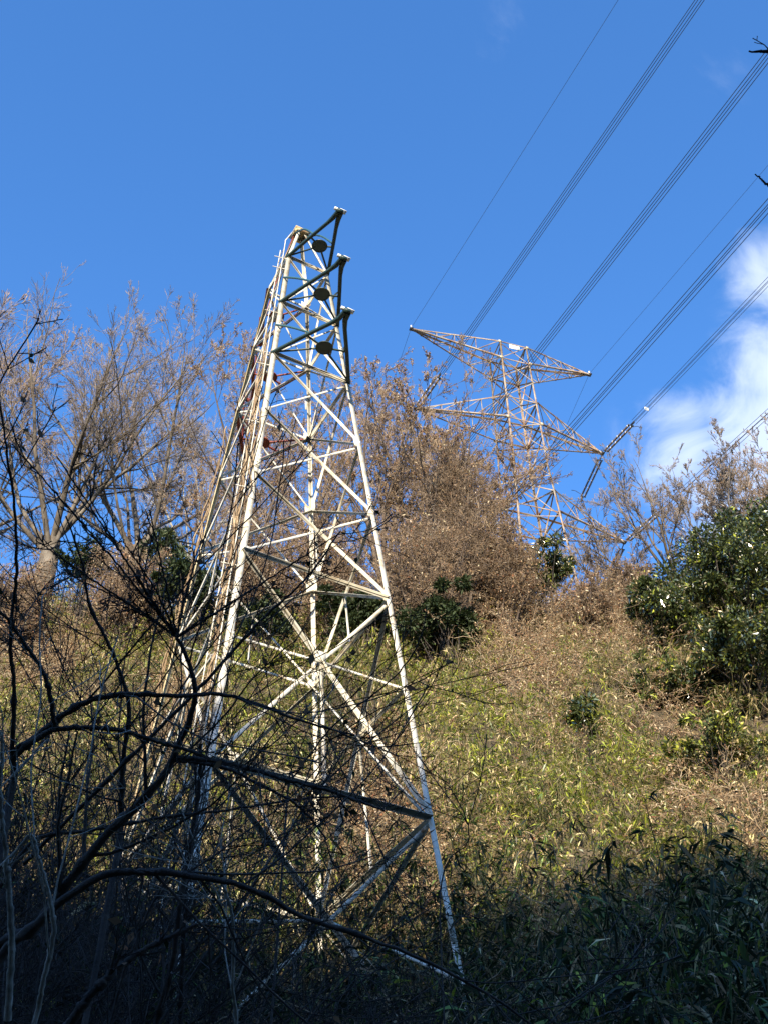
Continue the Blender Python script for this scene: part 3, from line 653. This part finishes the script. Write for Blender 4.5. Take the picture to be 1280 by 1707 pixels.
# tall brown brush mounds in front of the far pylon: each a bush of its own
def mound(seed, px, py, rpx, D, n, label, ratio=.8):
    rs = RS(seed); d = ray(px, py); c = d / math.hypot(d[0], d[1]) * D; r = rpx * (c @ Fw) / FPX
    b = on(c[0], c[1]); e = empty('dry_bush', b, label, 'bush', 'vine smothered brown bushes on the upper slope')
    c[2] = max(c[2], b[2] + .3 * r)
    K = 60; cen = c + unit(rs, K) * rs.rand(K, 1) ** .4 * np.array([r, r, r * ratio])
    t = np.linspace(0, 1, 7)[None, :, None]
    st = b * (1 - t) + cen[:, None, :] * t + rs.normal(size=(K, 7, 3)) * .1 * r * np.sin(t * math.pi)
    mb = MB().tubes(st, np.linspace(.05, .018, 7)[None].repeat(K, 0), 4)
    p2, r2 = spawn(rs, st, np.linspace(.05, .018, 7)[None].repeat(K, 0), 11, .35, 1, .32, .8, 6, .22, .02, .5, .011)
    mb.tubes(p2, r2, 3); mb.build('branches', M['bark_brown'], e)
    p3, r3 = spawn(rs, p2, r2, 7, .1, 1, .45, .7, 5, .3, -.03, .6, .009); tw = MB().tubes(p3, r3, 3)
    p4, r4 = spawn(rs, p3, r3, 3, .1, 1, .6, .7, 4, .35, -.05, .7, .008); tw.tubes(p4, r4, 3)
    tw.build('twigs', M['brush'], e)
    pi = rs.randint(0, len(p4), n); j = rs.randint(0, 4, n); P = p4[pi, j] + rs.normal(size=(n, 3)) * .07
    MB().leaves(P, nrm(rs.normal(size=(n, 3)) + np.array([0, 0, -.6])), unit(rs, n), rs.uniform(.08, .19, n), rs.uniform(.04, .1, n), tint(rs, n, ('tan', 'br', 'pl', 'rd'), (4, 4, 1, 1))).build('dead_leaves', M['dry'], e)
mound(81, 755, 790, 60, 50, 4500, 'tallest brown vine covered bush rising beside the pylon')
mound(82, 700, 925, 88, 48, 7000, 'broad brown bush between the tower and the pylon')
mound(83, 830, 915, 62, 51, 8000, 'brown bush hiding the pylon foot')
mound(84, 560, 925, 75, 50, 5000, 'brown bush behind the middle of the lattice tower')
mound(85, 440, 915, 80, 50, 5000, 'brown bush behind the left face of the lattice tower')
mound(87, 980, 1000, 60, 52, 5000, 'low tan bush on the skyline right of the small evergreen')
mound(88, 40, 985, 80, 52, 6000, 'brown bush at the far left under the big bare tree')
mound(89, 220, 960, 70, 52, 5500, 'brown bush under the second bare tree')
mound(90, 1040, 960, 45, 56, 2500, 'thin tan bush at the foot of the spreading bare tree')

# creepers on the near tower
def creeper(seed, k, z0, z1, off, label, dense=1.):
    rs = RS(seed); z = np.linspace(z0, z1, 46); e = empty('climbing_vine', nt(k, z0), label, 'vine', 'dry creepers on the lattice tower')
    mb = MB()
    for s in range(int(8 * dense)):
        a0, a1 = sorted(rs.uniform(0, 1, 2)); a0 *= .35; a1 = .65 + .35 * a1
        zz = np.linspace(z0 + (z1 - z0) * a0, z0 + (z1 - z0) * a1, 60)
        base = np.array([nt(k, q_) for q_ in zz]) + off
        w = .05 + .06 * np.sin(zz * 2 + s)
        base += np.cumsum(rs.normal(size=(60, 3)) * .02, 0) * .4 + w[:, None] * (np.cos(zz * rs.uniform(1, 3) + s)[:, None] * u1 + np.sin(zz * rs.uniform(1, 3) + s)[:, None] * v1)
        mb.tubes(base, np.full(60, rs.uniform(.010, .022)), 5)
        if s < 8:
            p2, r2 = spawn(rs, base[None], np.full((1, 60), .012), 55, 0, 1, .018, 1.2, 6, .35, -.05, .7, .005); mb.tubes(p2, r2, 3)
    mb.build('stems', M['vine'], e)
creeper(91, 1, 12, 31.5, -u1 * .16 + v1 * .14, 'beige creeper climbing the ladder beside the front left leg', 1.2)
creeper(92, 0, 14, 29.5, -u1 * .05 + v1 * .05, 'thin creeper on the rear left leg', .5)

# ------------------------------------------------------------------ near branches (traced as real limbs a few metres away)
def smooth(P, n):
    P = np.asarray(P, float); t = np.arange(len(P)); tt = np.linspace(0, len(P) - 1, n)
    m = np.gradient(P, axis=0); i = np.minimum(tt.astype(int), len(P) - 2); f = (tt - i)[:, None]
    return (2 * f**3 - 3 * f**2 + 1) * P[i] + (f**3 - 2 * f**2 + f) * m[i] + (-2 * f**3 + 3 * f**2) * P[i + 1] + (f**3 - f**2) * m[i + 1]
def limb(tr, r0, r1, n=60, root=True, rs=None):
    P = [at(*q) for q in tr]
    if root:
        a = P[0]; gz = float(ground(a[0] - .2, a[1] - .3)); P = [np.array([a[0] - .25, a[1] - .4, gz - .1]), (a + np.array([a[0] - .2, a[1] - .35, gz])) / 2 + np.array([.05, 0, .1])] + P
    p = smooth(P, n)
    if rs is not None: p = p + rs.normal(size=p.shape) * .0022
    return p, np.linspace(r0, r1, n) * (1 if rs is None else rs.uniform(.9, 1.13, n))
def near_shrub(seed, limbs, label, bark='bark_dark', per=(9, 7, 4), tw=.55, leaves=0, name='bare_shrub', group='dark bare shrubs close to the camera', lf=.34):
    rs = RS(seed); L0 = [limb(t, a, b, rs=rs, root=rt) for t, a, b, rt in limbs]
    e = empty(name, L0[0][0][0], label, 'shrub', group)
    mb, tb = MB(), MB(); P = np.array([l[0] for l in L0]); R = np.array([l[1] for l in L0])
    mb.tubes(P, R, 8)
    a, ar = spawn(rs, P, R, per[0], .3, 1, lf * .85, .75, 12, .07, .04, .45, .0035, tfall=.35); tb.tubes(a, ar, 4)
    b, br = spawn(rs, a, ar, per[1], .15, 1, .6, .75, 9, .08, .03, .6, .0026); tb.tubes(b, br, 3)
    c, cr = spawn(rs, b, br, per[2], .1, 1, .35, .9, 5, .12, .02, .6, .0018); tb.tubes(c, cr, 3)
    for l in L0:
        for j in rs.choice(np.arange(4, 56), 7, replace=False):
            r = l[1][j]; mb.tubes(l[0][j - 1:j + 2], np.array([r * .9, r * rs.uniform(1.25, 1.6), r * .9]), 7)
    mb.build('main_limbs', M[bark], e, True); tb.build('twigs', M[bark], e)
    if leaves:
        q = rs.randint(0, len(b), leaves); P = b[q, rs.randint(2, 9, leaves)]
        MB().leaves(P, nrm(rs.normal(size=(leaves, 3)) + np.array([0, 0, -1.])), unit(rs, leaves), rs.uniform(.03, .07, leaves), rs.uniform(.02, .04, leaves), tint(rs, leaves, ('br', 'rd', 'dk'), (3, 1, 1))).build('dead_leaves', M['dry'], e)
c1 = 7.0
near_shrub(101, [([(-30, 1620, c1), (60, 1545, c1), (120, 1462, c1), (180, 1390, c1), (232, 1340, c1), (276, 1290, c1), (296, 1245, c1), (318, 1195, 6.9), (326, 1150, 6.8), (314, 1100, 6.8), (295, 1062, 6.8)], .036, .010, True),
                 ([(295, 1262, c1), (380, 1272, 6.9), (450, 1292, 6.8), (560, 1322, 6.8), (640, 1352, 6.9)], .015, .006, False),
                 ([(290, 1266, c1), (370, 1278, 7.1), (430, 1306, 7.2), (500, 1345, 7.3), (545, 1400, 7.4)], .013, .005, False)], 'dark arching shrub whose thick limb bends up from the lower left toward the tower leg', per=(9, 6, 3), leaves=60)
star = [(150, 830, 6.2), (95, 760, 6.0), (205, 900, 6.3), (60, 900, 6.1), (390, 1010, 6.9), (120, 960, 6.4), (230, 960, 6.6), (250, 850, 6.4), (20, 740, 6.0), (345, 890, 6.9), (180, 1000, 6.6), (565, 890, 7.1)]
near_shrub(102, [([(296, 1062, 6.8), (296 + (x - 296) * .45 + 6 * (i % 3 - 1), 1062 + (y - 1062) * .42 - 8, (6.8 + c) / 2), (x, y, c)], .007, .003, False) for i, (x, y, c) in enumerate(star)],
           'fan of thorny dark shoots radiating from a knot left of the tower', per=(6, 4, 3), leaves=40, lf=.26)
near_shrub(103, [([(15, 1350, 6.4), (22, 1262, 6.4), (60, 1230, 6.4), (110, 1188, 6.4), (160, 1165, 6.4), (220, 1158, 6.4), (300, 1160, 6.4), (370, 1158, 6.5), (430, 1174, 6.5), (500, 1200, 6.6), (590, 1226, 6.6)], .024, .005, True),
                 ([(22, 1262, 6.4), (80, 1220, 6.3), (140, 1213, 6.3), (200, 1217, 6.3), (260, 1235, 6.3), (310, 1250, 6.3), (360, 1268, 6.3)], .016, .007, False),
                 ([(20, 1262, 6.4), (24, 1150, 6.3), (18, 1060, 6.2), (28, 960, 6.1), (24, 840, 6.0), (4, 700, 5.9), (-12, 560, 5.8)], .012, .0035, False),
                 ([(92, 1210, 6.3), (78, 1135, 6.2), (50, 1085, 6.2), (12, 1032, 6.1), (-20, 1000, 6.0)], .013, .006, False)], 'dark shrub at the left edge with two long limbs arching right', per=(9, 6, 4), leaves=120)
near_shrub(104, [([(196, 1420, 7.6), (203, 1340, 7.6), (207, 1260, 7.6), (216, 1180, 7.5), (200, 1120, 7.5), (178, 1065, 7.4), (150, 1010, 7.4), (138, 940, 7.3), (110, 860, 7.2)], .022, .005, True),
                 ([(0, 1480, 7.0), (60, 1400, 7.1), (150, 1385, 7.2), (260, 1365, 7.3), (380, 1350, 7.4), (520, 1330, 7.5), (640, 1332, 7.6)], .014, .004, False),
                 ([(40, 1440, 7.2), (150, 1330, 7.2), (330, 1150, 7.3), (430, 1040, 7.4), (510, 965, 7.4), (568, 885, 7.5)], .014, .004, False)], 'slender dark shrub crossing in front of the left legs', per=(8, 5, 3), leaves=60)
near_shrub(105, [([(-20, 1640, 5.6), (60, 1545, 5.6), (120, 1490, 5.6), (180, 1456, 5.6), (260, 1453, 5.6), (330, 1462, 5.6), (400, 1475, 5.6), (450, 1497, 5.6), (510, 1530, 5.7), (600, 1560, 5.8), (700, 1598, 5.9), (820, 1662, 6.0), (900, 1720, 6.1)], .024, .005, True),
                 ([(100, 1730, 5.6), (160, 1650, 5.6), (230, 1590, 5.7), (330, 1540, 5.8)], .024, .009, False)], 'low dark limb sweeping right across the bottom of the scene', per=(12, 7, 4), leaves=30)
near_shrub(106, [([(50, 1740, 5.0), (72, 1640, 5.0), (90, 1560, 5.0), (84, 1500, 5.0), (64, 1430, 5.0), (52, 1392, 5.0), (20, 1430, 5.0)], .013, .006, True),
                 ([(14, 1700, 5.2), (20, 1560, 5.2), (12, 1440, 5.2), (2, 1340, 5.2), (4, 1220, 5.2)], .016, .008, False)], 'pale barked sapling in the lower left corner', bark='bark_pale', per=(4, 4, 3), name='bare_sapling', group='pale saplings in the shade', lf=.4)
near_shrub(107, [([(392, 1740, 7.0), (388, 1640, 7.0), (390, 1550, 7.0), (378, 1490, 7.0), (350, 1440, 7.0)], .014, .006, True)], 'pale thin sapling standing left of centre at the bottom', bark='bark_pale', per=(6, 5, 3), name='bare_sapling', group='pale saplings in the shade', lf=.5)
near_shrub(108, [([(255, 1740, 8.2), (285, 1620, 8.2), (300, 1520, 8.2), (316, 1420, 8.3), (332, 1310, 8.4), (335, 1240, 8.4)], .028, .012, True),
                 ([(300, 1740, 8.6), (305, 1600, 8.6), (310, 1500, 8.6), (312, 1400, 8.6)], .02, .012, False)], 'dark upright stem in front of the lower left leg', per=(10, 7, 4), lf=.5)
def brush(seed, n, fx, y0, y1, h, name, label, mat='bark_dark', r=.011, kids=(5, 4)):
    rs = RS(seed); y = rs.uniform(y0, y1, n); x = fx(rs, y); P = np.stack([x, y, ground(x, y)], 1)
    D = nrm(np.stack([rs.normal(0, .35, n), rs.normal(0, .3, n), np.ones(n)], 1))
    p, q = stepgrow(rs, P, D, rs.uniform(*h, n), r * rs.uniform(.6, 1.6, n), 12, .13, -.03, .003, .3); m = MB().tubes(p, q, 4)
    a, ar = spawn(rs, p, q, kids[0], .25, 1, .4, .7, 9, .13, -.01, .5, .003); m.tubes(a, ar, 3)
    b, br = spawn(rs, a, ar, kids[1], .1, 1, .45, .8, 6, .16, .0, .6, .0025); m.tubes(b, br, 3)
    tag(m.build(name, M[mat]), label, 'undergrowth', kind='stuff')
brush(130, 780, lambda r, y: r.uniform(-.6, -.15, len(y)) * y - .2, 8.5, 20, (2.8, 6.2), 'tangled_thicket', 'dense dark thicket of thin stems at the lower left', kids=(8, 6))
brush(131, 260, lambda r, y: r.uniform(-.2, .15, len(y)) * y, 11, 21, (1.4, 3.0), 'low_thicket', 'low dark stems along the bottom of the scene', kids=(6, 5))
near_shrub(109, [([(480, 1330, 8.2), (495, 1290, 8.2), (556, 1210, 8.2), (620, 1160, 8.2), (668, 1117, 8.2), (700, 1065, 8.2), (712, 1010, 8.2)], .008, .003, True),
                 ([(735, 1480, 9.0), (780, 1400, 9.0), (760, 1330, 9.0), (720, 1280, 9.0)], .006, .003, True)], 'thin dark whip curving up across the tower middle', per=(4, 3, 2), lf=.25)
near_shrub(110, [([(1500, 1500, 8.5), (1480, 1000, 8.3), (1420, 500, 8.2), (1340, 150, 8.1), (1290, 92, 8.0), (1248, 86, 8.0)], .07, .005, True),
                 ([(1420, 500, 8.2), (1340, 340, 8.1), (1285, 312, 8.0), (1258, 290, 8.0)], .02, .004, False)], 'bare twigs of a tree reaching in at the upper right edge', per=(2, 2, 1), name='bare_tree', group=None, lf=.04)

# ------------------------------------------------------------------ wood on the ridge behind the camera, which shades the foot of the slope
rs = RS(120); n = 26000; x = rs.uniform(-75, 75, n); y = rs.uniform(-84, -66, n)
P = np.stack([x, y, ground(x, y) + rs.rand(n) ** 1.5 * (2.2 + 1.2 * wav(x, y, .4, 55))], 1)
tag(MB().leaves(P, unit(rs, n), unit(rs, n), rs.uniform(.5, 1.1, n), rs.uniform(.3, .6, n), tint(rs, n, ('ev', 'ev3', 'br'), (3, 3, 1))).build('far_woodland', M['dull']), 'wooded ridge across the valley', 'woodland', kind='stuff')

# ------------------------------------------------------------------ sky and sun
SUN_EL, SUN_AZ = RAD(22.5), RAD(184)      # azimuth clockwise from +Y
w = bpy.data.worlds.new('World'); SC.world = w; w.use_nodes = True; nt_ = w.node_tree
bg = nt_.nodes['Background']; sky = nt_.nodes.new('ShaderNodeTexSky'); sky.sky_type = 'NISHITA'; sky.sun_disc = False
sky.sun_elevation = SUN_EL; sky.sun_rotation = SUN_AZ; sky.altitude = 300; sky.air_density = 1.0; sky.dust_density = .4; sky.ozone_density = 3.0
tc = nt_.nodes.new('ShaderNodeTexCoord')
def wmath(op, a, b=None):
    n = nt_.nodes.new('ShaderNodeMath'); n.operation = op
    for i, v in enumerate((a, b)):
        if v is None: continue
        if isinstance(v, (int, float)): n.inputs[i].default_value = v
        else: nt_.links.new(v, n.inputs[i])
    return n.outputs[0]
def blob(px, py, r0, r1):
    d = nrm(ray(px, py)); vd = nt_.nodes.new('ShaderNodeVectorMath'); vd.operation = 'DISTANCE'; vd.inputs[1].default_value = d
    nt_.links.new(tc.outputs['Generated'], vd.inputs[0])
    mr = nt_.nodes.new('ShaderNodeMapRange'); mr.interpolation_type = 'SMOOTHSTEP'
    mr.inputs[1].default_value = r0; mr.inputs[2].default_value = r1; mr.inputs[3].default_value = 1; mr.inputs[4].default_value = 0
    nt_.links.new(vd.outputs['Value'], mr.inputs[0]); return mr.outputs[0]
cl = None
for a in ((1310, 610, .0, .09), (1230, 735, .0, .085), (1320, 760, .02, .12), (1140, 750, .0, .08), (1280, 450, .0, .06), (1180, 120, .0, .05), (1250, 830, .02, .10), (850, 60, 0, .06)):
    bz = blob(*a)
    if a[1] < 130: bz = wmath('MULTIPLY', bz, .2)
    if a[1] == 480: bz = wmath('MULTIPLY', bz, .75)
    cl = bz if cl is None else wmath('MAXIMUM', cl, bz)
nz = nt_.nodes.new('ShaderNodeTexNoise'); nz.inputs['Scale'].default_value = 13; nz.inputs['Detail'].default_value = 9; nz.inputs['Roughness'].default_value = .58; nz.inputs['Distortion'].default_value = .6
nt_.links.new(tc.outputs['Generated'], nz.inputs['Vector'])
den = wmath('ADD', wmath('MULTIPLY', cl, .95), wmath('MULTIPLY', wmath('SUBTRACT', nz.outputs['Fac'], .5), 1.9))
mr = nt_.nodes.new('ShaderNodeMapRange'); mr.interpolation_type = 'SMOOTHSTEP'; mr.inputs[1].default_value = .2; mr.inputs[2].default_value = 1.1; nt_.links.new(den, mr.inputs[0])
mx = nt_.nodes.new('ShaderNodeMixRGB'); mx.inputs[2].default_value = (3.4, 3.7, 4.2, 1)
nt_.links.new(wmath('MULTIPLY', wmath('MULTIPLY', mr.outputs[0], .62), wmath('MINIMUM', wmath('MULTIPLY', cl, 2.5), 1)), mx.inputs[0])
hs = nt_.nodes.new('ShaderNodeHueSaturation'); hs.inputs['Hue'].default_value = .506; hs.inputs['Saturation'].default_value = 1.22; hs.inputs['Value'].default_value = 1.12; nt_.links.new(sky.outputs[0], hs.inputs['Color']); nt_.links.new(hs.outputs[0], mx.inputs[1]); nt_.links.new(mx.outputs[0], bg.inputs[0]); bg.inputs[1].default_value = .15
ld = bpy.data.lights.new('sun', 'SUN'); ld.energy = 4.3; ld.angle = RAD(.53); ld.color = (1, .88, .70)
lo = bpy.data.objects.new('sun', ld); C.objects.link(lo)
sd = Vector((math.sin(SUN_AZ) * math.cos(SUN_EL), math.cos(SUN_AZ) * math.cos(SUN_EL), math.sin(SUN_EL)))
lo.rotation_euler = sd.to_track_quat('Z', 'Y').to_euler(); lo.location = (0, 0, 60)
SC.view_settings.view_transform = 'Standard'; SC.view_settings.look = 'None'; SC.view_settings.exposure = 1.3; SC.view_settings.gamma = 1
SC.render.film_transparent = False
SC.cycles.max_bounces = 6; SC.cycles.transparent_max_bounces = 4
